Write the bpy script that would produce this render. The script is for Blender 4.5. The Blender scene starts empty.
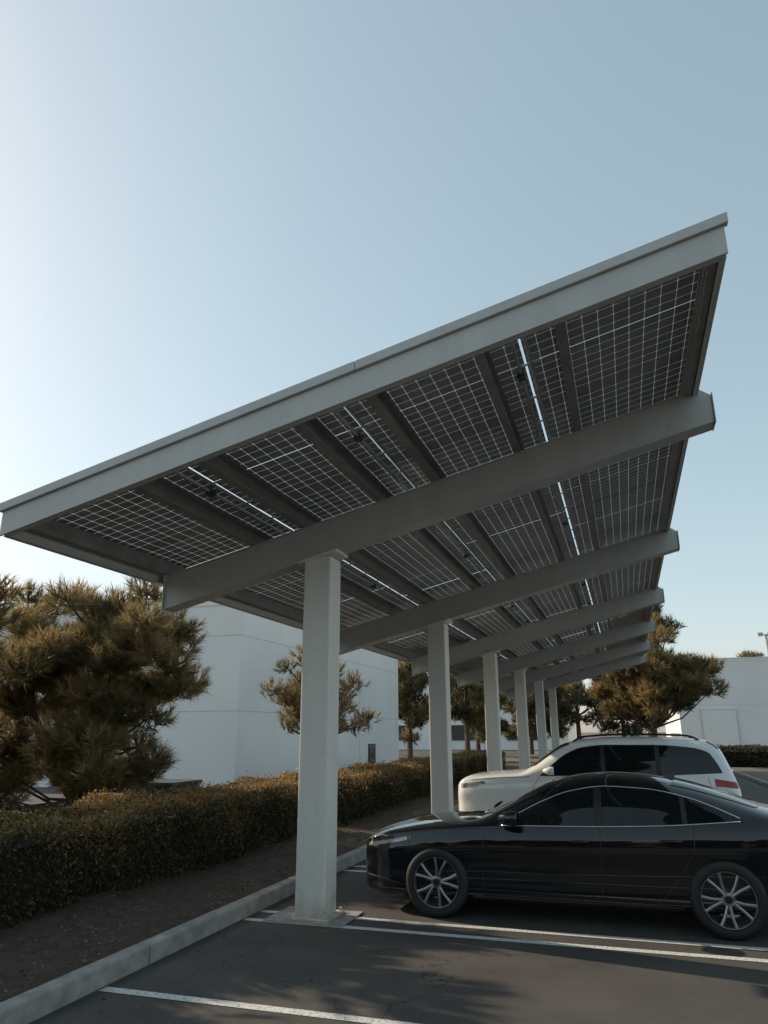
import bpy, numpy as np, math, random
from mathutils import Vector, Matrix
rng=np.random.default_rng(7)
scene=bpy.context.scene
COL=scene.collection
try:
    scene.view_settings.view_transform='Standard'; scene.view_settings.look='None'; scene.view_settings.exposure=0
except Exception: pass
F,PIT,YAW,ROLL,H=720.4,.2968,.3117,-.0042,1.868
XC,Y1,SP,HC,BETA=-3.316,7.876,5.795,3.884,.2437
TB=math.tan(BETA)
XL,XR,YF,XFL,XFR=-5.445,1.20,5.207,-5.56,1.06
YEND=Y1+5*SP+2.7
# ---------------------------------------------------------------- materials
def newmat(name):
    m=bpy.data.materials.new(name); m.use_nodes=True
    nt=m.node_tree; b=nt.nodes['Principled BSDF']; return m,nt,b
def N(nt,t,**kw):
    n=nt.nodes.new(t)
    for k,v in kw.items():
        if k in n.inputs: n.inputs[k].default_value=v
        else: setattr(n,k,v)
    return n
def ramp(nt,stops,src):
    r=nt.nodes.new('ShaderNodeValToRGB'); e=r.color_ramp.elements
    while len(e)<len(stops): e.new(.5)
    for i,(p,c) in enumerate(stops):
        e[i].position=p; e[i].color=(c[0],c[1],c[2],1) if not isinstance(c,float) else (c,c,c,1)
    nt.links.new(src,r.inputs[0]); return r
def mixc(nt,a,b,f,mode='MIX'):
    m=nt.nodes.new('ShaderNodeMix'); m.data_type='RGBA'; m.blend_type=mode
    for s,v in ((m.inputs[6],a),(m.inputs[7],b),(m.inputs[0],f)):
        if hasattr(v,'links'): nt.links.new(v,s)
        elif isinstance(v,(int,float)): s.default_value=v
        else: s.default_value=(v[0],v[1],v[2],1)
    return m.outputs[2]
def math_(nt,op,a,b=None,c=None):
    m=nt.nodes.new('ShaderNodeMath'); m.operation=op
    for i,v in enumerate((a,b,c)):
        if v is None: continue
        if hasattr(v,'links'): nt.links.new(v,m.inputs[i])
        else: m.inputs[i].default_value=v
    return m.outputs[0]
def noise(nt,scale,detail=4,rough=.55,vec=None):
    n=nt.nodes.new('ShaderNodeTexNoise'); n.inputs['Scale'].default_value=scale; n.inputs['Detail'].default_value=detail; n.inputs['Roughness'].default_value=rough
    if vec is None:
        vec=nt.nodes.new('ShaderNodeNewGeometry').outputs['Position']
    nt.links.new(vec,n.inputs['Vector']); return n.outputs[0]
def bump(nt,b,h,strength,dist):
    n=nt.nodes.new('ShaderNodeBump'); n.inputs['Strength'].default_value=strength; n.inputs['Distance'].default_value=dist
    nt.links.new(h,n.inputs['Height']); nt.links.new(n.outputs[0],b.inputs['Normal'])
def simple(name,col,rough=.5,metal=0.,var=.15,scale=6,bumps=0.,coat=0.):
    m,nt,b=newmat(name)
    n=noise(nt,scale,5)
    lo=[c*(1-var) for c in col]; hi=[min(1,c*(1+var)) for c in col]
    r=ramp(nt,[(.3,lo),(.7,hi)],n); nt.links.new(r.outputs[0],b.inputs['Base Color'])
    b.inputs['Roughness'].default_value=rough; b.inputs['Metallic'].default_value=metal
    if coat: b.inputs['Coat Weight'].default_value=coat; b.inputs['Coat Roughness'].default_value=.03
    if bumps: bump(nt,b,noise(nt,scale*12,3),bumps,.01)
    return m
M={}
def steel(name,lo,hi,rough):
    m,nt,b=newmat(name)
    geo=N(nt,'ShaderNodeNewGeometry'); mp=N(nt,'ShaderNodeMapping'); mp.inputs['Scale'].default_value=(3,3,.35); nt.links.new(geo.outputs['Position'],mp.inputs[0])
    n1=noise(nt,1.5,5,.6,mp.outputs[0]); n2=noise(nt,9,6,.7)
    c=ramp(nt,[(.3,lo),(.7,hi)],n1).outputs[0]
    c=mixc(nt,c,ramp(nt,[(.28,.86),(.42,1.)],n2).outputs[0],1.,'MULTIPLY')
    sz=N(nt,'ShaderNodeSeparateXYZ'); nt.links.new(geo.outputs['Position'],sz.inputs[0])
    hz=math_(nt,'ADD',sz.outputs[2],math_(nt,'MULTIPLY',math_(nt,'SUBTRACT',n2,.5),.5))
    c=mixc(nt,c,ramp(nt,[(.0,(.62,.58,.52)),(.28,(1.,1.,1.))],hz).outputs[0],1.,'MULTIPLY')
    nt.links.new(c,b.inputs['Base Color'])
    b.inputs['Roughness'].default_value=rough; return m
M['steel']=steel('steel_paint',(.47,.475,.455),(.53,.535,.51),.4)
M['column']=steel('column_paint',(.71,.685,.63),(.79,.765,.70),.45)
M['purlin']=simple('purlin_steel',(.26,.26,.25),.5,.2,.2,4)
M['galv']=simple('galvanised',(.6,.61,.62),.35,.85,.2,15)
M['black']=simple('black_rubber',(.015,.015,.016),.6)
M['cable']=simple('cable',(.07,.07,.07),.5)
# asphalt
m,nt,b=newmat('asphalt')
g=noise(nt,1.1,5,.6); f=noise(nt,95,3,.7); v=N(nt,'ShaderNodeTexVoronoi'); v.inputs['Scale'].default_value=130
geo=N(nt,'ShaderNodeNewGeometry'); nt.links.new(geo.outputs['Position'],v.inputs['Vector'])
c=ramp(nt,[(.3,(.047,.044,.041)),(.7,(.080,.074,.067))],g).outputs[0]
c=mixc(nt,c,ramp(nt,[(.35,.6),(.62,1.35)],f).outputs[0],.9,'MULTIPLY')
sp=ramp(nt,[(.0,(.16,.155,.15)),(.16,(.16,.155,.15)),(.22,(0,0,0))],v.outputs['Distance']).outputs[0]
c=mixc(nt,c,sp,.45,'ADD')
st=ramp(nt,[(.60,0.),(.72,1.)],noise(nt,.7,4,.6)).outputs[0]
c=mixc(nt,c,(.022,.021,.02),math_(nt,'MULTIPLY',st,.5))
vc=N(nt,'ShaderNodeTexVoronoi'); vc.feature='DISTANCE_TO_EDGE'; vc.inputs['Scale'].default_value=.22
wv=N(nt,'ShaderNodeVectorMath'); wv.operation='ADD'; nt.links.new(geo.outputs['Position'],wv.inputs[0])
nn=N(nt,'ShaderNodeTexNoise'); nn.inputs['Scale'].default_value=2.; nn.inputs['Detail'].default_value=5; nt.links.new(geo.outputs['Position'],nn.inputs['Vector']); nt.links.new(nn.outputs['Color'],wv.inputs[1]); nt.links.new(wv.outputs[0],vc.inputs['Vector'])
cr=math_(nt,'LESS_THAN',vc.outputs[0],.0014)
c=mixc(nt,c,(.012,.012,.012),math_(nt,'MULTIPLY',cr,.8))
nt.links.new(c,b.inputs['Base Color']); b.inputs['Roughness'].default_value=.82
bump(nt,b,f,.5,.006); M['asphalt']=m
m,nt,b=newmat('soil')
c=ramp(nt,[(.3,(.045,.034,.024)),(.55,(.085,.065,.045)),(.8,(.15,.12,.085))],noise(nt,9,8,.7)).outputs[0]
nt.links.new(c,b.inputs['Base Color']); b.inputs['Roughness'].default_value=.95; bump(nt,b,noise(nt,25,6,.7),1.,.04); M['soil']=m
m,nt,b=newmat('dry_ground')
c=ramp(nt,[(.3,(.10,.085,.06)),(.7,(.17,.14,.10))],noise(nt,.4,8,.7)).outputs[0]
nt.links.new(c,b.inputs['Base Color']); b.inputs['Roughness'].default_value=.95; M['ground']=m
M['concrete']=simple('concrete',(.30,.29,.27),.85,0,.28,7,.4)
m,nt,b=newmat('line_paint')
w=ramp(nt,[(.42,(.13,.13,.13)),(.52,(.72,.72,.7))],noise(nt,38,6,.75)).outputs[0]
w2=mixc(nt,w,(.6,.6,.59),.5); nt.links.new(w2,b.inputs['Base Color']); b.inputs['Roughness'].default_value=.7; M['line']=m
M['wall']=simple('white_wall',(.80,.80,.78),.85,0,.04,.5,.15)
M['wall2']=simple('white_wall_b',(.78,.77,.75),.85,0,.05,.3)
M['tan']=simple('tan_wall',(.22,.19,.16),.85,0,.1,.3)
M['reveal']=simple('reveal',(.60,.61,.60),.9)
M['trimdark']=simple('dark_frame',(.04,.045,.05),.4)
M['glassb']=simple('building_glass',(.02,.03,.035),.08,0,.2,1)
M['bark']=simple('bark',(.10,.07,.05),.95,0,.45,14,1.)
M['rust']=simple('brown_post',(.16,.10,.06),.8)
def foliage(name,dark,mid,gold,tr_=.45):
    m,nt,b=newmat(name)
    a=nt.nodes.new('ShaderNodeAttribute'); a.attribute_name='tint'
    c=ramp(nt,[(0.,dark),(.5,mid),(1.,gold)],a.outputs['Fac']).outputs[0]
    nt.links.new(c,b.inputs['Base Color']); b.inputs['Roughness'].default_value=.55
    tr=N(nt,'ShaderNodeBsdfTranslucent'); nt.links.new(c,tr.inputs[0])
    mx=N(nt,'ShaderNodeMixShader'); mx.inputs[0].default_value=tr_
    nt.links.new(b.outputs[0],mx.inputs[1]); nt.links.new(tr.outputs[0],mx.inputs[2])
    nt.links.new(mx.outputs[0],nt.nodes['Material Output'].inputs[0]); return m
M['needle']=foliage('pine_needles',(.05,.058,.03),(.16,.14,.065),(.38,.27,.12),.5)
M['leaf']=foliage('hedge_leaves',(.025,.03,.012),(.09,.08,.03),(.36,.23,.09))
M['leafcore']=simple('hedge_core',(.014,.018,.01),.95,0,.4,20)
M['litter']=foliage('litter',(.05,.035,.02),(.11,.08,.045),(.2,.15,.09),.1)
# solar panel (bifacial glass: dark cells, clear gaps between)
m,nt,b=newmat('solar_cells')
uv=N(nt,'ShaderNodeUVMap'); sx=N(nt,'ShaderNodeSeparateXYZ'); nt.links.new(uv.outputs[0],sx.inputs[0])
def fr(o): 
    t=math_(nt,'FRACT',o); return math_(nt,'ABSOLUTE',math_(nt,'SUBTRACT',t,.5))
ax,ay=fr(sx.outputs[0]),fr(sx.outputs[1])
gap=math_(nt,'GREATER_THAN',math_(nt,'MAXIMUM',ax,ay),.481)
dia=math_(nt,'GREATER_THAN',math_(nt,'ADD',ax,ay),.90)
msk=math_(nt,'MAXIMUM',gap,dia)
bb=math_(nt,'LESS_THAN',math_(nt,'ABSOLUTE',math_(nt,'SUBTRACT',math_(nt,'FRACT',math_(nt,'MULTIPLY',sx.outputs[0],4.)),.5)),.05)
cid=N(nt,'ShaderNodeTexWhiteNoise'); fl=N(nt,'ShaderNodeVectorMath'); fl.operation='FLOOR'; nt.links.new(uv.outputs[0],fl.inputs[0]); nt.links.new(fl.outputs[0],cid.inputs[0])
cc=mixc(nt,(.29,.27,.25),(.36,.34,.32),cid.outputs['Value'])
cc=mixc(nt,cc,(.44,.42,.40),math_(nt,'MULTIPLY',bb,.5))
nt.links.new(cc,b.inputs['Base Color']); b.inputs['Roughness'].default_value=.35
tp=N(nt,'ShaderNodeBsdfTransparent'); tp.inputs[0].default_value=(.30,.30,.30,1)
mx=N(nt,'ShaderNodeMixShader'); nt.links.new(msk,mx.inputs[0]); nt.links.new(b.outputs[0],mx.inputs[1]); nt.links.new(tp.outputs[0],mx.inputs[2])
nt.links.new(mx.outputs[0],nt.nodes['Material Output'].inputs[0]); M['cells']=m
def carpaint(name,col,metal,rough=.22,spec=.5):
    m,nt,b=newmat(name); b.inputs['Base Color'].default_value=(*col,1); b.inputs['Metallic'].default_value=metal
    b.inputs['Specular IOR Level'].default_value=spec
    b.inputs['Coat Weight'].default_value=1.; b.inputs['Coat Roughness'].default_value=.01; b.inputs['Coat IOR'].default_value=1.6
    n=noise(nt,3,4); r=ramp(nt,[(.3,rough),(.7,rough+.08)],n); nt.links.new(r.outputs[0],b.inputs['Roughness']); return m
M['pblack']=carpaint('black_paint',(.004,.006,.009),0.,.3,.05)
M['pwhite']=carpaint('white_paint',(.80,.81,.80),0.,.35)
M['glass']=simple('tinted_glass',(.006,.009,.010),.02,0,.1); 
M['chrome']=simple('chrome',(.75,.75,.75),.15,1.,.05)
M['rim']=simple('rim_alloy',(.26,.26,.27),.25,.85,.08,20)
M['rimdark']=simple('rim_dark',(.03,.03,.032),.4,.5)
M['plast']=simple('black_plastic',(.02,.02,.021),.45)
M['red']=simple('tail_red',(.35,.01,.01),.1,0,.1)
M['lamp']=simple('headlamp',(.28,.30,.33),.08,.6,.4,30)
# ---------------------------------------------------------------- mesh helpers
def link(o,parent=None):
    COL.objects.link(o)
    if parent: o.parent=parent
    return o
def empty(name,loc=(0,0,0)):
    o=bpy.data.objects.new(name,None); o.empty_display_size=.3; o.location=loc; return link(o)
def mesh(name,V,Fc,mats,parent=None,fm=None,smooth=False,tint=None):
    me=bpy.data.meshes.new(name); me.from_pydata([tuple(v) for v in V] if not isinstance(V,np.ndarray) else V.tolist(),[],Fc if not isinstance(Fc,np.ndarray) else Fc.tolist())
    for mm in (mats if isinstance(mats,list) else [mats]): me.materials.append(mm)
    if fm is not None: me.polygons.foreach_set('material_index',np.array(fm,dtype=np.int32))
    if smooth: me.polygons.foreach_set('use_smooth',np.ones(len(me.polygons),dtype=bool))
    if tint is not None:
        a=me.attributes.new('tint','FLOAT','POINT'); a.data.foreach_set('value',np.asarray(tint,dtype=np.float32))
    me.update(); o=bpy.data.objects.new(name,me); return link(o,parent)
class MB:
    def __init__(s): s.V=[];s.F=[];s.m=[]
    def add(s,V,Fc,mi=0):
        k=len(s.V); s.V+= [tuple(v) for v in V]; s.F+=[[i+k for i in f] for f in Fc]; s.m+=[mi]*len(Fc)
    def box(s,x0,x1,y0,y1,z0,z1,mi=0):
        s.add([(x,y,z) for z in (z0,z1) for y in (y0,y1) for x in (x0,x1)],[(0,2,3,1),(4,5,7,6),(0,1,5,4),(2,6,7,3),(0,4,6,2),(1,3,7,5)],mi)
    def slope(s,x0,x1,y0,y1,o0,o1,mi=0):
        s.add([(x,y,HC+TB*(x-XC)+o) for o in (o0,o1) for y in (y0,y1) for x in (x0,x1)],[(0,2,3,1),(4,5,7,6),(0,1,5,4),(2,6,7,3),(0,4,6,2),(1,3,7,5)],mi)
    def tube(s,pts,r,seg=8,mi=0):
        pts=[Vector(p) for p in pts]; n=len(pts); rs=r if hasattr(r,'__len__') else [r]*n; k=len(s.V)
        for i,p in enumerate(pts):
            d=(pts[min(i+1,n-1)]-pts[max(i-1,0)]).normalized()
            a=d.orthogonal().normalized() if i==0 else (a-d*a.dot(d)).normalized()
            b=d.cross(a)
            for j in range(seg):
                t=2*math.pi*j/seg; s.V.append(tuple(p+(a*math.cos(t)+b*math.sin(t))*rs[i]))
        for i in range(n-1):
            for j in range(seg):
                s.F.append([k+i*seg+j,k+i*seg+(j+1)%seg,k+(i+1)*seg+(j+1)%seg,k+(i+1)*seg+j]); s.m.append(mi)
        s.F.append([k+j for j in range(seg)][::-1]); s.m.append(mi)
        s.F.append([k+(n-1)*seg+j for j in range(seg)]); s.m.append(mi)
    def obj(s,name,mats,parent=None,smooth=False,bevel=0):
        o=mesh(name,s.V,s.F,mats,parent,s.m,smooth)
        if bevel:
            b=o.modifiers.new('b','BEVEL'); b.width=bevel; b.segments=2; b.limit_method='ANGLE'
        return o
# ---------------------------------------------------------------- ground / lot
def sheet(name,x0,x1,y0,y1,z,mat): return mesh(name,[(x0,y0,z),(x1,y0,z),(x1,y1,z),(x0,y1,z)],[(0,1,2,3)],mat)
sheet('ground',-900,900,-600,1500,-.02,M['ground'])
sheet('parking_lot_asphalt',-4.03,60,-40,77,0.,M['asphalt'])
sheet('far_lot_asphalt',-70,-9.2,-40,120,-.012,M['asphalt'])
nx,ny=24,220
xs=np.linspace(-9.2,-4.17,nx); ys=np.linspace(-12,46,ny)
V=[];
for y in ys:
    for x in xs:
        e=min(1,(x+9.2)/.4,( -4.17-x)/.25+.15); V.append((x,y,.10+.06*e*rng.random()+.03*math.sin(x*2+y)*e))
Fq=[(j*nx+i,j*nx+i+1,(j+1)*nx+i+1,(j+1)*nx+i) for j in range(ny-1) for i in range(nx-1)]
mesh('planting_bed_soil',V,Fq,M['soil'],smooth=True)
k=MB(); y=-12.
while y<46:
    k.box(-4.18,-4.03,y,y+2.99,-.05,.15); y+=3.0
k.obj('kerb',M['concrete'],bevel=.02)
k=MB()
for i in range(-2,12):
    yc=Y1-.07+i*SP/2
    for dy in (-.2,.17):
        yy=yc+dy+(0.28 if i==-1 else 0)
        if i==-1 and dy<0: continue
        k.add([(-4.0,yy-.05,.004),(1.9,yy-.05,.004),(1.9,yy+.05,.004),(-4.0,yy+.05,.004)],[(0,1,2,3)])
k.obj('parking_stripes',M['line'])
k=MB(); k.box(4.4,4.55,24,41,-.05,.14); k.box(4.4,60,41,41.15,-.05,.14); k.box(4.55,9,24,24.15,-.05,.14); k.box(9,9.15,24,41,-.05,.14)
k.obj('island_kerb',M['concrete'],bevel=.02)
sheet('island_soil',4.55,9,24.15,41,.12,M['ground'])
# ---------------------------------------------------------------- carport
cp=empty('solar_carport')
k=MB()
for i in range(6):
    y=Y1+i*SP
    k.box(XC-.17,XC+.17,y-.17,y+.17,0.02,HC-.015)
k.obj('columns',M['column'],cp,bevel=.018)
k=MB(); kp=MB()
for i in range(6):
    y=Y1+i*SP
    kp.box(XC-.46,XC+.42,y-.3,y+.34,.004,.018,0)
    k.box(XC-.24,XC+.24,y-.24,y+.24,.018,.04)
    k.slope(XC-.25,XC+.25,y-.2,y+.2,-.03,0.)
    for a in (-1,1):
        for c in (-1,1): k.box(XC+a*.205-.015,XC+a*.205+.015,y+c*.205-.015,y+c*.205+.015,.04,.075)
k.obj('base_plates',M['column'],cp,bevel=.004); kp.obj('footings',M['concrete'],cp,bevel=.006)
BD=.43
k=MB()
def beampoly(y0,y1,x0,x1,o0,o1,cut=.0):
    P=[(x0,o0),(x1-cut*.1,o0),(x1,o0+.03),(x1,o1-cut),(x1-cut,o1),(x0,o1)]
    n=len(P); V=[(x,y,HC+TB*(x-XC)+o) for y in (y0,y1) for x,o in P]
    k.add(V,[list(range(n)),list(range(2*n-1,n-1,-1))]+[(i,i+n,(i+1)%n+n,(i+1)%n) for i in range(n)])
for i in range(6):
    y=Y1+i*SP
    beampoly(y-.115,y+.115,XL+.012,XR-.014,.018,BD-.018,.10)
    k.slope(XL+.012,XR-.014,y-.13,y+.13,0,.0165)
    k.slope(XL+.012,XR-.12,y-.13,y+.13,BD-.0165,BD)
    k.slope(XL,XL+.01,y-.15,y+.15,-.02,BD+.02)
    k.slope(XR-.012,XR,y-.14,y+.14,-.01,BD-.10)
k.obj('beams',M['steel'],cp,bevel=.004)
gaps=[XFL+(XFR-XFL)*q for q in (.25,.5,.75)]
k=MB()
px=[g+s for g in gaps for s in (-.34,.34)]
for x in px:
    k.slope(x-.006,x+.006,YF+.1,YEND-.05,BD+.003,BD+.2); k.slope(x+.007,x+.075,YF+.1,YEND-.05,BD+.003,BD+.013); k.slope(x+.007,x+.075,YF+.1,YEND-.05,BD+.19,BD+.2)
k.slope(XFL+.06,XFL+.12,YF+.1,YEND-.06,BD+.03,BD+.2); k.slope(XFR-.12,XFR-.06,YF+.1,YEND-.06,BD-.05,BD+.2)
k.obj('purlins',M['purlin'],cp)
k=MB()
for x,sg in ((XFL,1),(XFR,-1)):
    k.slope(min(x,x+sg*.02),max(x,x+sg*.02),YF+.06,YEND-.05,BD-.07,BD+.21)
    a,b_=sorted((x+sg*.021,x+sg*.055)); k.slope(a,b_,YF+.06,YEND-.05,BD-.07,BD-.058)
for y0,y1,lip in ((YF+.012,YF+.035,1),(YEND-.03,YEND-.01,-1)):
    k.slope(XFL-.005,XFR+.005,y0,y1,BD-.07,BD+.17)
    a,b_=sorted((y0 if lip<0 else y1+.001,(y0-.07) if lip<0 else y1+.06)); 
    if lip<0: b_=y0-.001
    k.slope(XFL+.03,XFR-.03,a,b_,BD-.07,BD-.058)
k.obj('fascia_channel',M['steel'],cp,bevel=.003)
k=MB()
xm=-1.93
for a,b_ in ((XFL-.03,xm-.003),(xm+.003,XFR+.035)):
    k.slope(a,b_,YF-.02,YF+.045,BD+.173,BD+.26); k.slope(a,b_,YEND-.03,YEND+.02,BD+.173,BD+.26)
for x in (XFL-.03,XFR-.01):
    k.slope(x,x+.045,YF+.047,YEND-.033,BD+.235,BD+.26)
k.obj('edge_trim',M['steel'],cp,bevel=.004)
V=[];Fc=[];UV=[]
rowx=[XFL+.022]+gaps+[XFR-.022]
y=YF+.047; mod=1.005
ycs=[]
NU,NV=12,7
while y+mod<YEND-.02:
    ycs.append(y)
    for r in range(4):
        x0=rowx[r]+(.011 if r else 0); x1=rowx[r+1]-(.011 if r<3 else 0)
        kk=len(V); jit=rng.normal(0,.0015)
        for (x,yy,u,v_) in ((x0,y+.0015,0.,0.),(x1,y+.0015,NU,0.),(x1,y+mod-.0015,NU,NV),(x0,y+mod-.0015,0.,NV)):
            V.append((x,yy,HC+TB*(x-XC)+BD+.225+jit)); UV.append((u+.03*(1 if u<5 else -1)+r*14,v_+(.03 if v_<3 else -.03)+len(ycs)*8))
        Fc.append((kk,kk+3,kk+2,kk+1))
    y+=mod
o=mesh('solar_panels',V,Fc,M['cells'],cp)
ul=o.data.uv_layers.new(name='UVMap')
for li,lp in enumerate(o.data.loops): ul.data[li].uv=UV[lp.vertex_index]
k=MB(); kg=MB(); kc=MB()
for g in gaps:
    for s_ in (-.05,.06):
        pts=[(g+s_,yy,HC+TB*(g+s_-XC)+BD+.15) for yy in (YF+.15,YEND-.2)]
        kg.tube(pts,.016,8)
    yy=YF+.35; i=0
    while yy<YEND-.3:
        kg.slope(g-.12,g+.13,yy,yy+.03,BD+.168,BD+.178)
        if i%4==1: kc.slope(g-.09,g-.02,yy+.1,yy+.2,BD+.12,BD+.165)
        yy+=.62+.1*(i%2); i+=1
for q in range(46):
    x=rng.uniform(XFL+.3,XFR-.4); y0=rng.uniform(YF+.3,YEND-1.5); L=rng.uniform(.4,1.1); sag=rng.uniform(.02,.08)
    pts=[(x+.1*math.sin(t*3)*L,y0+L*t,HC+TB*(x-XC)+BD+.19-sag*4*t*(1-t)) for t in np.linspace(0,1,9)]
    kc.tube(pts,.005,5)
kg.obj('conduits',M['galv'],cp); kc.obj('junction_boxes_and_cables',M['cable'],cp)
# ---------------------------------------------------------------- cars
def pchip(xs,ys):
    xs=np.array(xs,float);ys=np.array(ys,float);h=np.diff(xs);d=np.diff(ys)/h
    m_=np.zeros(len(xs)); m_[0]=d[0];m_[-1]=d[-1]
    for i in range(1,len(xs)-1):
        m_[i]=0 if d[i-1]*d[i]<=0 else 2*d[i-1]*d[i]/(d[i-1]+d[i])
    def f(x):
        x=min(max(x,xs[0]),xs[-1]); i=min(np.searchsorted(xs,x,side='right')-1,len(xs)-2); t=(x-xs[i])/h[i]
        return float(ys[i]*(2*t**3-3*t*t+1)+h[i]*m_[i]*(t**3-2*t*t+t)+ys[i+1]*(-2*t**3+3*t*t)+h[i]*m_[i+1]*(t**3-t*t))
    return f
def wheel(name,parent,x,y,side,R,rr,wd,nsp):
    k=MB(); S=64
    def lathe(prof,mi):
        k0=len(k.V); n=len(prof)
        for j in range(S):
            t=2*math.pi*j/S
            for r,yy in prof: k.V.append((r*math.cos(t),yy,r*math.sin(t)))
        for j in range(S):
            for i in range(n-1):
                a=k0+j*n+i;b=k0+((j+1)%S)*n+i; k.F.append([a,a+1,b+1,b]); k.m.append(mi)
    h=wd/2
    lathe([(rr,-h+.012),(rr+.008,-h-.002),(rr+(R-rr)*.45,-h-.008),(rr+(R-rr)*.8,-h+.004),(R-.006,-h+.02),(R,-h+.04),(R,h-.04),(R-.006,h-.02),(rr+(R-rr)*.6,h),(rr,h-.01)],0)
    lathe([(rr+.002,-h+.016),(rr-.003,-h+.002),(rr-.014,-h+.004),(rr-.018,-h+.03),(rr-.03,-h+.06),(rr-.035,h-.02)],1)
    lathe([(rr-.03,-h+.10),(.16,-h+.10)],3); lathe([(.165,-h+.085),(.15,-h+.083),(.07,-h+.083)],2); lathe([(.165,-h+.085),(.165,-h+.1)],2)
    lathe([(0.0,-h+.014),(.03,-h+.014),(.035,-h+.020)],3)
    lathe([(.034,-h+.016),(.062,-h+.022),(.07,-h+.045),(.075,-h+.083)],1)
    for i in range(nsp):
        base=2*math.pi*(i//2)/(nsp/2)+.2; sg=(-1)**i
        a0=base+sg*.14; a1=base+sg*.27
        r0,r1=.045,rr-.010; w0,w1=.014,.012
        P=[]
        for r,a,w,yy,th in ((r0,a0,w0,-h+.018,.05),((r0+r1)/2,(a0+a1)/2,w0*.9,-h+.008,.04),(r1,a1,w1*1.2,-h+.005,.035)):
            c,s_=math.cos(a),math.sin(a)
            for ww,dy in ((-w,.006),(0,0),(w,.006),(w,th),(-w,th)): P.append((r*c-ww*s_,yy+dy,r*s_+ww*c))
        Fs=[]
        for q in range(2):
            for j in range(5): Fs.append((q*5+j,q*5+(j+1)%5,(q+1)*5+(j+1)%5,(q+1)*5+j))
        k.add(P,Fs,1)
    o=k.obj(name,[M['black'],M['rim'],M['galv'],M['rimdark']],parent,smooth=True)
    o.data.set_sharp_from_angle(angle=math.radians(35))
    o.location=(x,y,R)
    o.rotation_euler=(0,rng.uniform(0,1),0)
    if side>0: o.rotation_euler=(0,.4,math.pi)
    return o
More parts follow.
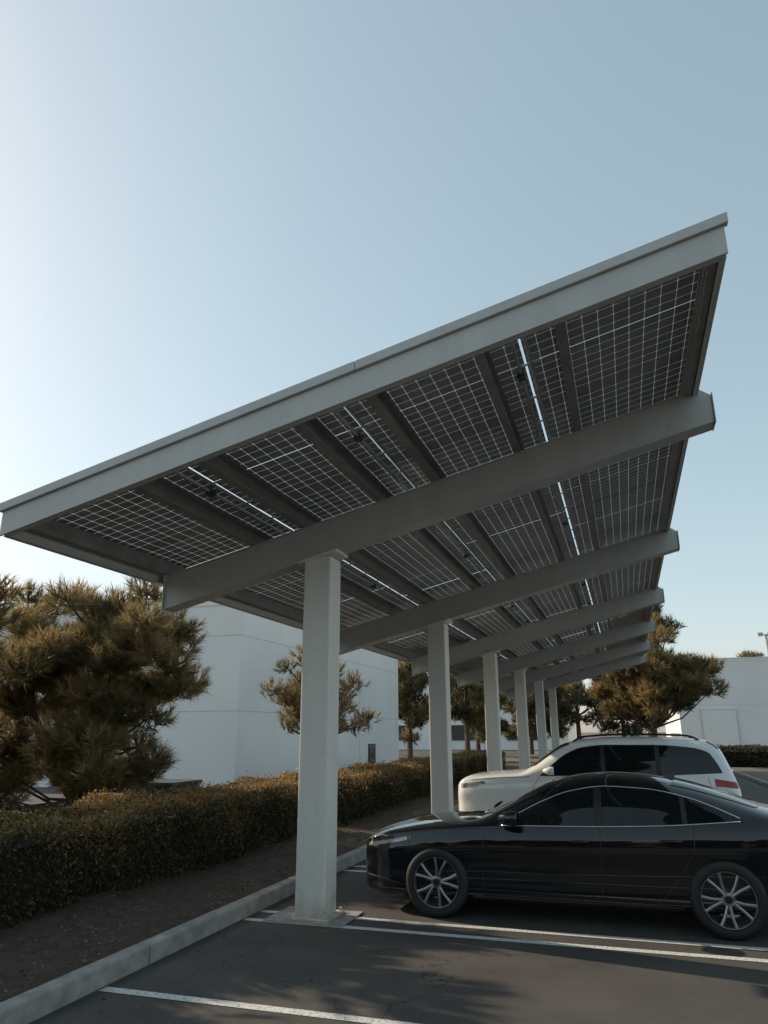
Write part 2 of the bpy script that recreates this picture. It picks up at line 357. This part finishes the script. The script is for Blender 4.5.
def car(name,loc,rotz,P):
    root=empty(name,loc); root.rotation_euler=(0,0,rotz)
    L=P['L']; ft,fb,fw,fz=pchip(*P['top']),pchip(*P['belt']),pchip(*P['w']),pchip(*P['bot'])
    prof=pchip([0,.06,.25,.45,.62,.72,.88,1.0],P.get('prof',[.90,.955,.975,.972,.99,1.0,.985,.955]))
    fcab=pchip(*P['cab'])
    def ring(s):
        w,zb,zs,zt=fw(s),fz(s),fb(s),ft(s); cab=fcab(s)
        pts=[(0,zb),(w*.5,zb)]
        for v in np.linspace(0,1,19): pts.append((w*prof(v),zb+(zs-zb)*v))
        n=2.3+P['boxy']*cab; Hh=max(zt-zs,.02); w0=w*.955*(1-.012*cab)
        for th in (math.pi/2)*np.linspace(0,1,27)[1:]:
            c,s_=math.cos(th),math.sin(th)
            t=s_**(2/n); y=w0*(1-P['tum']*cab*t)*max(c,0)**(2/n); pts.append((y,zs+.004+(Hh-.004)*t))
        return pts
    ns=int(L/.035); ss=np.linspace(0,L,ns+1)
    rings=[ring(s) for s in ss]; nr=len(rings[0]); full=2*nr-2
    V=[];Fc=[]
    for s,r in zip(ss,rings):
        V+=[(s,-y,z) for y,z in r]; V+=[(s,y,z) for y,z in r[-2:0:-1]]
    for i in range(ns):
        for j in range(full):
            a=i*full+j;b=i*full+(j+1)%full; Fc.append((a,b,b+full,a+full))
    Fc.append(tuple(range(full))[::-1]); Fc.append(tuple(ns*full+j for j in range(full)))
    body=mesh('body',V,Fc,[P['paint'],M['plast']],root,smooth=True)
    for ax in P['axles']:
        S=48; R=P['R']+P.get('arch',.035)
        for sgn in (-1,1):
            k2=MB(); 
            for yy in (.62*sgn,1.3*sgn):
                for j in range(S):
                    t=2*math.pi*j/S; k2.V.append((ax+R*math.cos(t),yy,P['R']+.01+R*math.sin(t)))
            k2.F=[[j,(j+1)%S,S+(j+1)%S,S+j] for j in range(S)]+[list(range(S))[::-1],[S+j for j in range(S)]]
            if sgn<0: k2.F=[f[::-1] for f in k2.F]
            k2.m=[0]*len(k2.F)
            c=k2.obj('cut',[M['plast']]); 
            md=body.modifiers.new('a','BOOLEAN'); md.object=c; md.operation='DIFFERENCE'; md.solver='EXACT'
            try: md.material_mode='TRANSFER'
            except Exception: pass
            dg=bpy.context.evaluated_depsgraph_get(); me=bpy.data.meshes.new_from_object(body.evaluated_get(dg)); body.modifiers.clear(); body.data=me
            bpy.data.objects.remove(c)
    body.data.set_sharp_from_angle(angle=math.radians(42))
    def yside(s,z):
        r=ring(s)[2:]; zz=[q[1] for q in r]; yy=[q[0] for q in r]; return float(np.interp(z,zz,yy))
    def ztop(s,y):
        r=ring(s)[21:][::-1]; return float(np.interp(abs(y),[q[0] for q in r],[q[1] for q in r]))
    def sidepanel(nm,s0,s1,lo,hi,mat,off,n=60,mrows=10):
        k=MB()
        for sg in (-1,1):
            V=[]
            for s in np.linspace(s0,s1,n):
                a,b_=lo(s),max(lo(s)+.0005,hi(s))
                for t in np.linspace(0,1,mrows):
                    z=a+(b_-a)*t; V.append((s,sg*(yside(s,z)+off),z))
            Fs=[(i*mrows+j,(i+1)*mrows+j,(i+1)*mrows+j+1,i*mrows+j+1) for i in range(n-1) for j in range(mrows-1)]
            if sg>0: Fs=[f[::-1] for f in Fs]
            k.add(V,Fs)
        return k.obj(nm,mat,root,smooth=True)
    def toppanel(nm,s0,s1,wf,mat,off=.006,n=24,mc=30):
        k=MB();V=[]
        for t in np.linspace(0,1,n):
            for q in np.linspace(-1,1,mc):
                wv=wf(t); y=q*wv; s=s0(y)+(s1(y)-s0(y))*t; V.append((s,y,ztop(s,y)+off))
        k.add(V,[(i*mc+j,(i+1)*mc+j,(i+1)*mc+j+1,i*mc+j+1) for i in range(n-1) for j in range(mc-1)])
        return k.obj(nm,mat,root,smooth=True)
    def line(pts,r,mi,k,off=0.):
        for sg in (-1,1):
            Q=[]
            for (a,b_) in zip(pts[:-1],pts[1:]):
                m_=max(2,int(math.hypot(b_[0]-a[0],b_[1]-a[1])/.05)+1)
                for t in np.linspace(0,1,m_)[:-1]:
                    s=a[0]+(b_[0]-a[0])*t; z=a[1]+(b_[1]-a[1])*t; Q.append((s,sg*(yside(s,z)+off),z))
            s,z=pts[-1]; Q.append((s,sg*(yside(s,z)+off),z)); k.tube(Q,r,6,mi)
    wl,wh=pchip(*P['winlo']),pchip(*P['winhi']); a,b_=P['win']
    sidepanel('window_surround',a-.03,b_+.03,lambda s:wl(s)-.012,lambda s:wh(min(max(s,a),b_))+.014 if a<=s<=b_ else wl(s)+.01,M['plast'],.003)
    for i,(p,q) in enumerate(P['panes']): sidepanel('side_glass_%d'%i,p,q,wl,wh,M['glass'],.0065)
    k=MB()
    n=40; S_=np.linspace(a,b_,n)
    if P.get('chrome'):
        line([(s,wl(s)-.008) for s in S_],.007,1,k,.004); line([(s,wh(s)+.008) for s in S_],.006,1,k,.004)
    for pl in P['seams']: line(pl,.0045,0,k,-.0015)
    for (s,z) in P['handles']:
        for sg in (-1,1):
            y=yside(s,z)
            pts=[(s-.10,sg*(y+.002),z),(s-.085,sg*(y+.03),z+.002),(s,sg*(y+.036),z+.004),(s+.085,sg*(y+.03),z+.002),(s+.10,sg*(y+.002),z)]
            k.tube(pts,[.010,.013,.012,.013,.010],8,P.get('hmat',2))
    k.obj('trim_and_seams',[M['plast'],M['chrome'],P['paint']],root,smooth=True)
    ws=P['ws']; toppanel('windscreen',lambda y:ws[0]+.30*(y/.75)**2,lambda y:ws[1]+.10*(y/.6)**2,lambda t:ws[2]+(ws[3]-ws[2])*t,M['glass'])
    rs=P['rs']; toppanel('rear_glass',lambda y:rs[0]-.08*(y/.6)**2,lambda y:rs[1]-.12*(y/.7)**2,lambda t:rs[2]+(rs[3]-rs[2])*t,M['glass'])
    hl=P['head']; sidepanel('headlamps',hl[0],hl[1],pchip([hl[0],hl[1]],[hl[2],hl[4]]),pchip([hl[0],hl[1]],[hl[3],hl[5]]),M['lamp'],.004,20,5)
    tl=P['tail']; sidepanel('tail_lamps',tl[0],tl[1],pchip([tl[0],tl[1]],[tl[2],tl[4]]),pchip([tl[0],tl[1]],[tl[3],tl[5]]),M['red'],.004,20,5)
    ax=P['axles']; R=P['R']
    cz=P.get('clad',.05)
    sidepanel('sill',ax[0]+R+.05,ax[1]-R-.05,lambda s:fz(s)+.012,lambda s:fz(s)+.012+cz,M['plast'],.006)
    k=MB(); w0=fw(0); z0,z1=fz(0),fb(0)
    k.box(-.012,-.002,-w0*.75,w0*.75,z0+.02,z1-.02,0)
    for i in range(5):
        zz=z0+.05+i*(z1-z0-.1)/4; k.box(-.02,-.0125,-w0*.7,w0*.7,zz-.005,zz+.005,1)
    k.box(-.024,-.021,-.26,.26,z0+.06,z0+.17,2)
    wL=fw(L); zb,zt_=fz(L),fb(L)
    k.box(L+.002,L+.012,-wL*.9,wL*.9,zb+.02,zb+.14,0); k.box(L+.003,L+.014,-.26,.26,zb+.25,zb+.36,2)
    k.obj('grille_and_plates',[M['plast'],M['chrome'],M['line']],root)
    for sg in (-1,1):
        mx_,mz=P['mirror']; y=yside(mx_,mz)
        k=MB(); nn=14
        for i in range(nn):
            t=i/(nn-1); xx=mx_-.10+.20*t; rad=math.sin(math.pi*min(1,t*.62+.03))**.6
            if i==nn-1: rad*=.9
            for j in range(16):
                th=2*math.pi*j/16; cx=abs(math.cos(th))**.7*np.sign(math.cos(th)); cz_=abs(math.sin(th))**.7*np.sign(math.sin(th))
                k.V.append((xx,sg*(y+.14+.115*rad*cx),mz+.075+.072*rad*cz_))
        for i in range(nn-1):
            for j in range(16): k.F.append([i*16+j,i*16+(j+1)%16,(i+1)*16+(j+1)%16,(i+1)*16+j])
        k.F.append(list(range(16))[::-1]); k.F.append([(nn-1)*16+j for j in range(16)]); k.m=[0]*(len(k.F)-1)+[1]
        k.tube([(mx_+.02,sg*(y-.02),mz+.01),(mx_+.01,sg*(y+.07),mz+.04)],.022,8,2)
        k.obj('mirror',[P['paint'],M['glass'],M['plast']],root,smooth=True).data.set_sharp_from_angle(angle=.7)
    if P.get('rails'):
        k=MB(); r0,r1=P['rails']
        for sg in (-1,1):
            pts=[]
            for t in np.linspace(0,1,24):
                s=r0+(r1-r0)*t; y=.55; up=.06*min(1,math.sin(math.pi*t)*5); pts.append((s,sg*y,ztop(s,y)+up))
            k.tube(pts,.018,8)
        k.obj('roof_rails',M['rimdark'],root,smooth=True)
    k=MB(); s=P['fin']; z=ft(s); k.add([(s-.08,-.02,z-.01),(s+.08,-.025,z-.01),(s+.08,.025,z-.01),(s-.08,.02,z-.01),(s+.07,0,z+.06),(s+.03,0,z+.045)],[(0,1,4,5),(3,5,4,2),(1,2,4),(0,5,3)]); k.obj('antenna_fin',P['paint'],root)
    for ax_ in P['axles']:
        for sg in (-1,1): wheel('wheel',root,ax_,sg*P['ty'],sg,P['R'],P['rr'],.225,P['nsp'])
    k=MB(); k.box(.5,L-.5,-.6,.6,.17,.4); k.obj('underbody',M['plast'],root)
    return root
sedan=dict(L=4.87,paint=M['pblack'],axles=(.91,3.75),R=.345,rr=.25,ty=.81,nsp=10,boxy=1.6,tum=.24,
 top=([0,.06,.2,.5,.9,1.3,1.55,1.85,2.15,2.45,2.75,3.1,3.5,3.9,4.25,4.45,4.7,4.82,4.87],[.68,.76,.825,.885,.93,.97,1.065,1.215,1.34,1.405,1.425,1.41,1.345,1.235,1.125,1.09,1.075,1.04,.93]),
 belt=([0,.06,.2,.5,.95,1.4,2.2,3.0,3.8,4.3,4.7,4.87],[.62,.69,.74,.79,.85,.885,.91,.945,.985,1.0,.97,.86]),
 w=([0,.05,.15,.35,.65,1.0,1.6,2.5,3.3,3.9,4.4,4.7,4.82,4.87],[.60,.70,.79,.865,.905,.92,.905,.905,.92,.92,.875,.80,.72,.62]),
 bot=([0,.3,.9,2,3.8,4.5,4.87],[.22,.18,.18,.18,.2,.24,.36]),
 cab=([0,1.2,1.7,2.2,3.4,3.95,4.4,4.87],[0,0,.55,1,1,.7,.1,0]),
 win=(1.62,3.95),winlo=([1.62,2.5,3.2,3.95],[.925,.945,.975,1.035]),winhi=([1.62,1.8,2.05,2.35,2.7,3.1,3.5,3.75,3.95],[.935,1.03,1.15,1.255,1.305,1.29,1.215,1.13,1.045]),
 panes=[(1.78,2.58),(2.66,3.42),(3.47,3.9)],chrome=True,
 seams=[[(1.42,.25),(1.40,.5),(1.43,.80),(1.58,.90)],[(2.60,.25),(2.62,.6),(2.63,.93)],[(3.34,.5),(3.50,.75),(3.52,.97)],[(1.42,.25),(2.6,.25),(3.12,.25),(3.34,.5)],[(.30,.76),(.6,.81),(1.0,.86),(1.4,.885)],[(.62,.80),(.60,.70)],[(.06,.36),(.3,.34),(.5,.30)],[(4.30,.99),(4.36,.80)]],
 handles=[(2.42,.80),(3.30,.835)],ws=(1.30,2.10,.70,.56),rs=(3.42,4.22,.53,.60),head=(.08,.58,.645,.68,.74,.775),tail=(4.38,4.80,.86,.90,.83,.93),mirror=(1.72,.93),fin=3.35)
SX=-2.089-.91
car('parked_sedan',(SX+.02,8.226+.92,0),-.015,sedan)
suv=dict(L=4.95,paint=M['pwhite'],axles=(.98,3.90),R=.37,rr=.235,ty=.84,nsp=10,boxy=2.8,tum=.13,clad=.14,arch=.04,
 top=([0,.06,.2,.5,.9,1.2,1.45,1.7,2.0,2.35,3.0,3.6,4.2,4.5,4.7,4.84,4.92,4.95],[.93,1.01,1.07,1.11,1.14,1.17,1.29,1.46,1.64,1.73,1.77,1.77,1.75,1.72,1.62,1.32,1.08,.95]),
 belt=([0,.06,.2,.5,.95,1.4,2.2,3.0,3.8,4.5,4.8,4.95],[.87,.94,.99,1.02,1.05,1.06,1.08,1.09,1.11,1.13,1.05,.88]),
 w=([0,.05,.15,.35,.65,1.0,1.6,2.5,3.5,4.3,4.7,4.9,4.95],[.74,.83,.90,.95,.98,.985,.97,.97,.98,.96,.92,.87,.83]),
 bot=([0,.3,.9,2,3.8,4.5,4.95],[.30,.25,.24,.24,.25,.30,.42]),
 cab=([0,1.1,1.6,2.1,4.4,4.8,4.95],[0,0,.55,1,1,.8,.3]),
 win=(1.62,4.66),winlo=([1.62,2.5,3.5,4.66],[1.10,1.115,1.13,1.18]),winhi=([1.62,1.82,2.07,2.37,2.8,3.6,4.2,4.5,4.66],[1.11,1.28,1.46,1.575,1.62,1.62,1.58,1.50,1.26]),
 panes=[(1.82,2.68),(2.76,3.62),(3.70,4.58)],
 seams=[[(1.45,.35),(1.45,.9),(1.58,1.07)],[(2.72,.35),(2.72,1.10)],[(3.50,.6),(3.66,.85),(3.68,1.1)],[(.3,1.0),(.7,1.04),(1.4,1.07)],[(4.45,1.1),(4.5,.8)]],
 handles=[(2.5,.95),(3.45,.97)],ws=(1.18,2.02,.76,.66),rs=(4.60,4.80,.64,.70),head=(.08,.56,.85,.93,.92,.99),tail=(4.55,4.92,.96,1.08,.92,1.02),mirror=(1.76,1.11),fin=4.2,rails=(2.2,4.4))
car('parked_suv',(-3.2,14.25+.98,0),0,suv)
# ---------------------------------------------------------------- vegetation
def unit(v): return v/np.linalg.norm(v,axis=-1,keepdims=True)
def tree(name,base,clumps,trunks,ntuft,nneed,nl,nw,seed,cone=.9,twig=5,tone0=.42,up=.55):
    r=np.random.default_rng(seed); base=np.array(base)
    k=MB()
    for pts,rad in trunks: k.tube([tuple(base+np.array(p)) for p in pts],rad,10,0)
    node=[np.array(p) for pts,_ in trunks for p in pts[1:]]
    VV=[];TT=[]
    for ci,c in enumerate(clumps):
        cc=np.array(c[:3]); rad=c[3]
        low=[n for n in node if n[2]<=cc[2]+.2] or node
        st=min(low,key=lambda n:np.linalg.norm(n-cc)+.3*abs(cc[2]-n[2]))
        mid=(st+cc)/2+np.array([*r.normal(0,.12,2),-.12*np.linalg.norm(cc-st)])
        lr=.015+.03*rad
        k.tube([tuple(base+st),tuple(base+mid),tuple(base+cc)],[lr*1.6,lr*1.1,lr*.5],6,0)
        n=int(ntuft*(rad/.5)**1.7)
        d=unit(r.normal(size=(n,3))); d[:,2]=d[:,2]*.8+.1
        rr_=rad*(.25+.75*r.random(n)**.6)
        P=cc+d*rr_[:,None]*np.array([1,1,.8])
        for q in range(0,n,twig): k.tube([tuple(base+cc),tuple(base+P[q])],[.012,.005],4,0)
        ax=unit(d+np.array([0,0,up])+r.normal(0,.25,(n,3)))
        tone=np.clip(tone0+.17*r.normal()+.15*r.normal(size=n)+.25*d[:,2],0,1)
        A=np.repeat(ax,nneed,0); Pn=np.repeat(P,nneed,0); T=np.repeat(tone,nneed)
        dirn=unit(A+r.normal(0,cone*.62,(len(A),3)))
        Ln=nl*(.65+.5*r.random(len(A)))[:,None]
        Pn=Pn+A*(r.random((len(A),1))-.6)*nl*.9
        sd=unit(np.cross(dirn,r.normal(size=(len(A),3))))*nw
        VV.append(np.stack([Pn-sd,Pn+sd,Pn+dirn*Ln],1).reshape(-1,3)); TT.append(np.repeat(np.clip(T+r.normal(0,.08,len(T)),0,1),3))
    VV=np.concatenate(VV)+base; TT=np.concatenate(TT)
    V=np.concatenate([np.array(k.V),VV]); nf=len(VV)//3
    Fn=(np.arange(nf*3).reshape(-1,3)+len(k.V)).tolist()
    mesh(name,V,k.F+Fn,[M['bark'],M['needle']],None,[0]*len(k.F)+[1]*nf,False,np.concatenate([np.zeros(len(k.V)),TT]))
def crown(seed,n,c,ax,r0,r1,noise_=.15):
    r=np.random.default_rng(seed); out=[]
    for i in range(n):
        d=unit(r.normal(size=3)); q=(.2+.75*r.random()**.5)*(1+noise_*r.normal())
        out.append((c[0]+ax[0]*d[0]*q,c[1]+ax[1]*d[1]*q,c[2]+ax[2]*d[2]*q,r.uniform(r0,r1)))
    return out
cl=crown(3,60,(.4,0,2.85),(1.5,1.3,1.6),.34,.50,.2)+crown(4,26,(-1.4,0,3.2),(1.1,.9,1.2),.32,.46,.2)+crown(9,16,(-1.5,-.3,1.3),(1.0,.7,.8),.28,.42)+crown(8,18,(.5,0,1.2),(1.1,.8,.5),.30,.42)
tr=[([(0,0,0),(.05,.05,.7),(.3,0,1.5),(.4,.1,2.3),(.5,0,3.2)],[.16,.14,.12,.09,.05]),([(.05,.05,.6),(-.6,0,1.3),(-1.2,0,2.2),(-1.4,0,3.0)],[.11,.1,.08,.04])]
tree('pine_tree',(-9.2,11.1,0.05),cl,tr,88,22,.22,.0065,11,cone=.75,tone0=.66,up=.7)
# pines added and sized to shade the left foreground (mostly beyond the left edge of the photo)
for i,(x,y,tall) in enumerate(((-10.15,7.6,2.85),(-10.0,4.6,2.75))):
    cl=crown(21+i,70,(0,0,tall),(2.0,2.0,1.35),.38,.54,.08)
    tree('pine_tree',(x,y,.05),cl,[([(0,0,0),(.1,0,1.),(.0,.1,1.9),(.15,0,3.0)],[.15,.12,.09,.04]),([(.1,0,1.0),(-.6,0,1.8),(-.9,0,2.6)],[.08,.06,.03])],60,18,.22,.012,31+i,cone=.65,tone0=.6,up=.9)
cl=crown(5,38,(0,0,2.75),(1.6,1.2,1.2),.28,.42,.2)
tree('pine_tree',(-7.9,18.9,0.05),cl,[([(0,0,0),(.1,0,1.),(.0,.1,1.9),(.15,0,3.0)],[.10,.09,.07,.03]),([(.1,0,1.0),(-.5,0,1.8),(-.8,0,2.6)],[.06,.05,.03])],55,16,.21,.009,12,cone=.65,tone0=.65,up=.9)
cl=crown(6,70,(.0,0,4.6),(3.6,3.,2.2),.6,.95,.16)+crown(16,22,(-.1,0,7.4),(1.6,1.2,1.9),.5,.75,.2)
tree('pine_tree',(1.2,43.5,0),cl,[([(0,0,0),(.1,0,2),(.0,.2,4.5),(.2,0,8.0)],[.28,.24,.18,.06])],34,14,.42,.02,13,cone=.7,twig=9,tone0=.7,up=.8)
for i,(x,y,h,w_) in enumerate([(-10.3,50,8,2.8),(-13.6,47.5,8.2,2.0),(-3.6,60,7.5,3.4),(-.3,64,7,3.),(-8,66,7.5,3.2),(-6.1,58,6.,2.4),(-11.5,60,7,3)]):
    cl=crown(30+i,28,(0,0,h*.55),(w_*.8,w_*.8,h*.40),.6,1.,.2)
    tree('background_tree',(x,y,0),cl,[([(0,0,0),(0,.1,h*.4),(.1,0,h*.85)],[.2,.15,.05])],24,10,.38,.035,40+i,twig=9)
cl=crown(60,14,(0,0,10.),(2,2,1.6),.6,.9); tree('background_tree',(16.2,104,0),cl,[([(0,0,0),(0,0,10)],[.2,.1])],16,8,.5,.05,61)
# trees on the other side of the lot, behind the viewpoint (seen in the car's reflections)
for i,x in enumerate((-14,-6,2,9,17,26)):
    cl=crown(80+i,22,(0,0,4.6),(3.4,2.6,2.8),1.,1.5); tree('background_tree',(x,-24+2*math.sin(i*3),0),cl,[([(0,0,0),(0,0,4)],[.25,.15])],14,8,.55,.09,81+i,twig=12,tone0=.3)
def hedge(name,x0,x1,y0,y1,h,seed,dens,size):
    r=np.random.default_rng(seed)
    k=MB(); k.box(x0+.22,x1-.22,y0+.2,y1-.2,0,h-.2)
    A=[('t',(x1-x0)*(y1-y0)),('f',(y1-y0)*h),('b',(y1-y0)*h),('e',(x1-x0)*h),('g',(x1-x0)*h)]
    VV=[];TT=[]
    for nm,ar in A:
        n=int(ar*dens); a=r.random(n); b_=r.random(n); dep=np.abs(r.normal(0,.07,n))
        if nm=='t': P=np.stack([x0+(x1-x0)*a,y0+(y1-y0)*b_,h-dep],1); nn=np.array([0,0,1.])
        elif nm=='f': P=np.stack([x1-dep,y0+(y1-y0)*a,h*b_],1); nn=np.array([1.,0,0])
        elif nm=='b': P=np.stack([x0+dep,y0+(y1-y0)*a,h*b_],1); nn=np.array([-1.,0,0])
        elif nm=='e': P=np.stack([x0+(x1-x0)*a,y0+dep,h*b_],1); nn=np.array([0,-1.,0])
        else: P=np.stack([x0+(x1-x0)*a,y1-dep,h*b_],1); nn=np.array([0,1.,0])
        bumpv=.04*(np.sin(P[:,1]*3.1+P[:,0]*2)+np.sin(P[:,1]*7.3+P[:,2]*6)+np.sin(P[:,1]*1.3+2))
        P=P+nn*(bumpv+ (r.random(n)<.10)*.11*r.random(n))[:,None]
        d=unit(nn*.5+r.normal(size=(n,3))); s1=unit(np.cross(d,r.normal(size=(n,3)))); s2=np.cross(d,s1)
        sz=size*(.6+.7*r.random(n))[:,None]
        VV.append(np.stack([P-s1*sz,P+s2*sz*.5,P+s1*sz,P-s2*sz*.5],1).reshape(-1,3))
        t=np.clip(.36+.24*np.sin(P[:,1]*2.3)*np.sin(P[:,0]*3+P[:,2]*4)+.34*r.normal(size=n)+(.38 if nm=='t' else 0)*1.+.35*(P[:,2]/h-.6),0,1); TT.append(np.repeat(t,4))  # golden sunlight put into the leaf tint: stronger on top, weaker low down
    VV=np.concatenate(VV); TT=np.concatenate(TT); nf=len(VV)//4
    Fn=(np.arange(nf*4).reshape(-1,4)+8).tolist()
    mesh(name,np.concatenate([np.array(k.V),VV]),k.F+Fn,[M['leafcore'],M['leaf']],None,[0]*6+[1]*nf,False,np.concatenate([np.zeros(8),TT]))
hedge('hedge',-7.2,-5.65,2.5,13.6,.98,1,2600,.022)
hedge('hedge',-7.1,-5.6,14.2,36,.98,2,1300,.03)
hedge('hedge',9.2,45,42,43.4,1.05,3,250,.08)
hedge('hedge',3.4,9.0,42,43.4,1.05,5,500,.06)
n=5000; r=np.random.default_rng(5)
P=np.stack([r.uniform(-5.7,-4.2,n),r.uniform(2,20,n),np.full(n,.165)],1)
n2=260; P2=np.stack([-4.0+np.abs(r.normal(0,.35,n2)),r.uniform(3,20,n2),np.full(n2,.008)],1); P=np.concatenate([P,P2]); n+=n2
d=unit(r.normal(0,.35,(n,3))+np.array([0,0,1.])); s1=unit(np.cross(d,r.normal(size=(n,3)))); s2=np.cross(d,s1); sz=r.uniform(.008,.020,(n,1))
V=np.stack([P-s1*sz,P+s2*sz*.6,P+s1*sz,P-s2*sz*.6],1).reshape(-1,3)
mesh('leaf_litter',V,np.arange(n*4).reshape(-1,4),M['litter'],tint=np.repeat(r.random(n),4))
k=MB(); k.tube([(-5.5,13.9,0),(-5.5,13.9,.95)],.05,12); k.tube([(-5.5,13.9,.95),(-5.5,13.9,.98)],[.06,.03],12); k.obj('marker_post',M['rust'])
k=MB(); k.box(-10.1,-8.7,13.2,14.2,0,.86); k.box(-10.15,-8.65,13.15,14.25,.862,.93); k.box(-9.42,-9.4,13.19,13.199,.1,.8); k.obj('utility_cabinet',M['trimdark'],bevel=.02)
# ---------------------------------------------------------------- buildings
def building(name,x0,x1,y0,y1,h,mat,pan,rev):
    root=empty(name)
    k=MB(); k.box(x0,x1,y0,y1,0,h-.3); k.obj('walls',mat,root)
    k=MB(); k.box(x0-.03,x1+.03,y0-.03,y1+.03,h-.298,h-.02); k.box(x0-.06,x1+.06,y0-.06,y1+.06,h-.018,h+.06); k.obj('parapet',mat,root)
    k=MB()
    x=x1-pan
    while x>x0: k.box(x-.02,x+.02,y0-.006,y0+.01,0.02,h-.3); x-=pan
    y=y0+pan
    while y<y1: k.box(x1-.01,x1+.006,y-.02,y+.02,.02,h-.3); k.box(x0-.006,x0+.01,y-.02,y+.02,.02,h-.3); y+=pan
    for z in rev:
        k.box(x0,x1,y0-.005,y0+.012,z-.02,z+.02); k.box(x1-.012,x1+.005,y0,y1,z-.02,z+.02); k.box(x0-.005,x0+.012,y0,y1,z-.02,z+.02)
    k.obj('reveal_joints',M['reveal'],root)
    return root
b1=building('office_building',-48,-12.7,22.9,42,6.6,M['wall'],6.2,(2.6,5.2))
k=MB(); 
for y in (36.6,): k.box(-12.72,-12.66,y,y+1.1,.3,1.3,0); k.box(-12.66,-12.65,y+.08,y+1.02,.38,1.22,1)
k.obj('windows',[M['trimdark'],M['glassb']],b1)
b2=building('warehouse_building',5,70,79,110,8.7,M['wall2'],9,(4.3,))
k=MB(); k.box(6.9,10.2,78.9,78.98,0,3.9,0); k.box(7.05,10.05,78.86,78.895,.1,3.75,1); k.box(16,26,78.9,78.98,1.,2.2,2); k.obj('doors',[M['reveal'],M['wall2'],M['glassb']],b2)
b3=building('white_building',-60,-6,82,100,7.5,M['wall'],9,(3.6,))
k=MB()
for i in range(6): k.box(-50+i*7.5,-46+i*7.5,81.9,81.98,1,2.6)
k.obj('windows',M['glassb'],b3)
b4=building('retail_building',-45,60,-62,-44,9,M['tan'],9,(4.,))
k=MB()
for i in range(9): k.box(-40+i*10,-33+i*10,-43.98,-43.9,.4,3.2)
k.obj('windows',M['glassb'],b4)
k=MB(); k.tube([(19.5,112,0),(19.5,112,14.6)],[.22,.16],10); k.tube([(19.0,112,14.6),(20.0,112,14.6)],.08,8)
for x in (18.8,20.0): k.box(x-.30,x+.30,111.7,112.3,14.45,14.9)
k.obj('street_lamp',M['purlin'])
# ---------------------------------------------------------------- light
AZ,EL=math.radians(-80),math.radians(28.)
ts=Vector((math.sin(AZ)*math.cos(EL),math.cos(AZ)*math.cos(EL),math.sin(EL)))
sl=bpy.data.lights.new('sun','SUN'); sl.energy=5.; sl.angle=math.radians(.5); sl.color=(1,.83,.61)
so=bpy.data.objects.new('sun',sl); so.rotation_euler=ts.to_track_quat('Z','Y').to_euler(); link(so)
w=bpy.data.worlds.new('World'); scene.world=w; w.use_nodes=True; nt=w.node_tree
sky=nt.nodes.new('ShaderNodeTexSky'); sky.sky_type='NISHITA'; sky.sun_disc=False; sky.sun_elevation=EL; sky.sun_rotation=AZ
sky.dust_density=1.3; sky.ozone_density=1.; sky.air_density=1.
hs=nt.nodes.new('ShaderNodeHueSaturation'); hs.inputs['Saturation'].default_value=.92; hs.inputs['Hue'].default_value=.467; hs.inputs['Value'].default_value=.24
nt.links.new(sky.outputs[0],hs.inputs['Color'])
gm=nt.nodes.new('ShaderNodeGamma'); gm.inputs[1].default_value=.58; nt.links.new(hs.outputs[0],gm.inputs[0])
h2=nt.nodes.new('ShaderNodeHueSaturation'); h2.inputs['Value'].default_value=5.0; nt.links.new(gm.outputs[0],h2.inputs['Color'])
bg=nt.nodes['Background']; nt.links.new(h2.outputs[0],bg.inputs[0]); bg.inputs[1].default_value=.15
# ---------------------------------------------------------------- camera
cam=bpy.data.cameras.new('camera'); cam.sensor_fit='VERTICAL'; cam.sensor_height=32; cam.sensor_width=24; cam.lens=32*F/1024; cam.clip_start=.05; cam.clip_end=4000
co=bpy.data.objects.new('camera',cam)
co.matrix_world=Matrix.Translation((0,0,H))@Matrix.Rotation(YAW,4,'Z')@Matrix.Rotation(math.pi/2+PIT,4,'X')@Matrix.Rotation(ROLL,4,'Z')
link(co); scene.camera=co
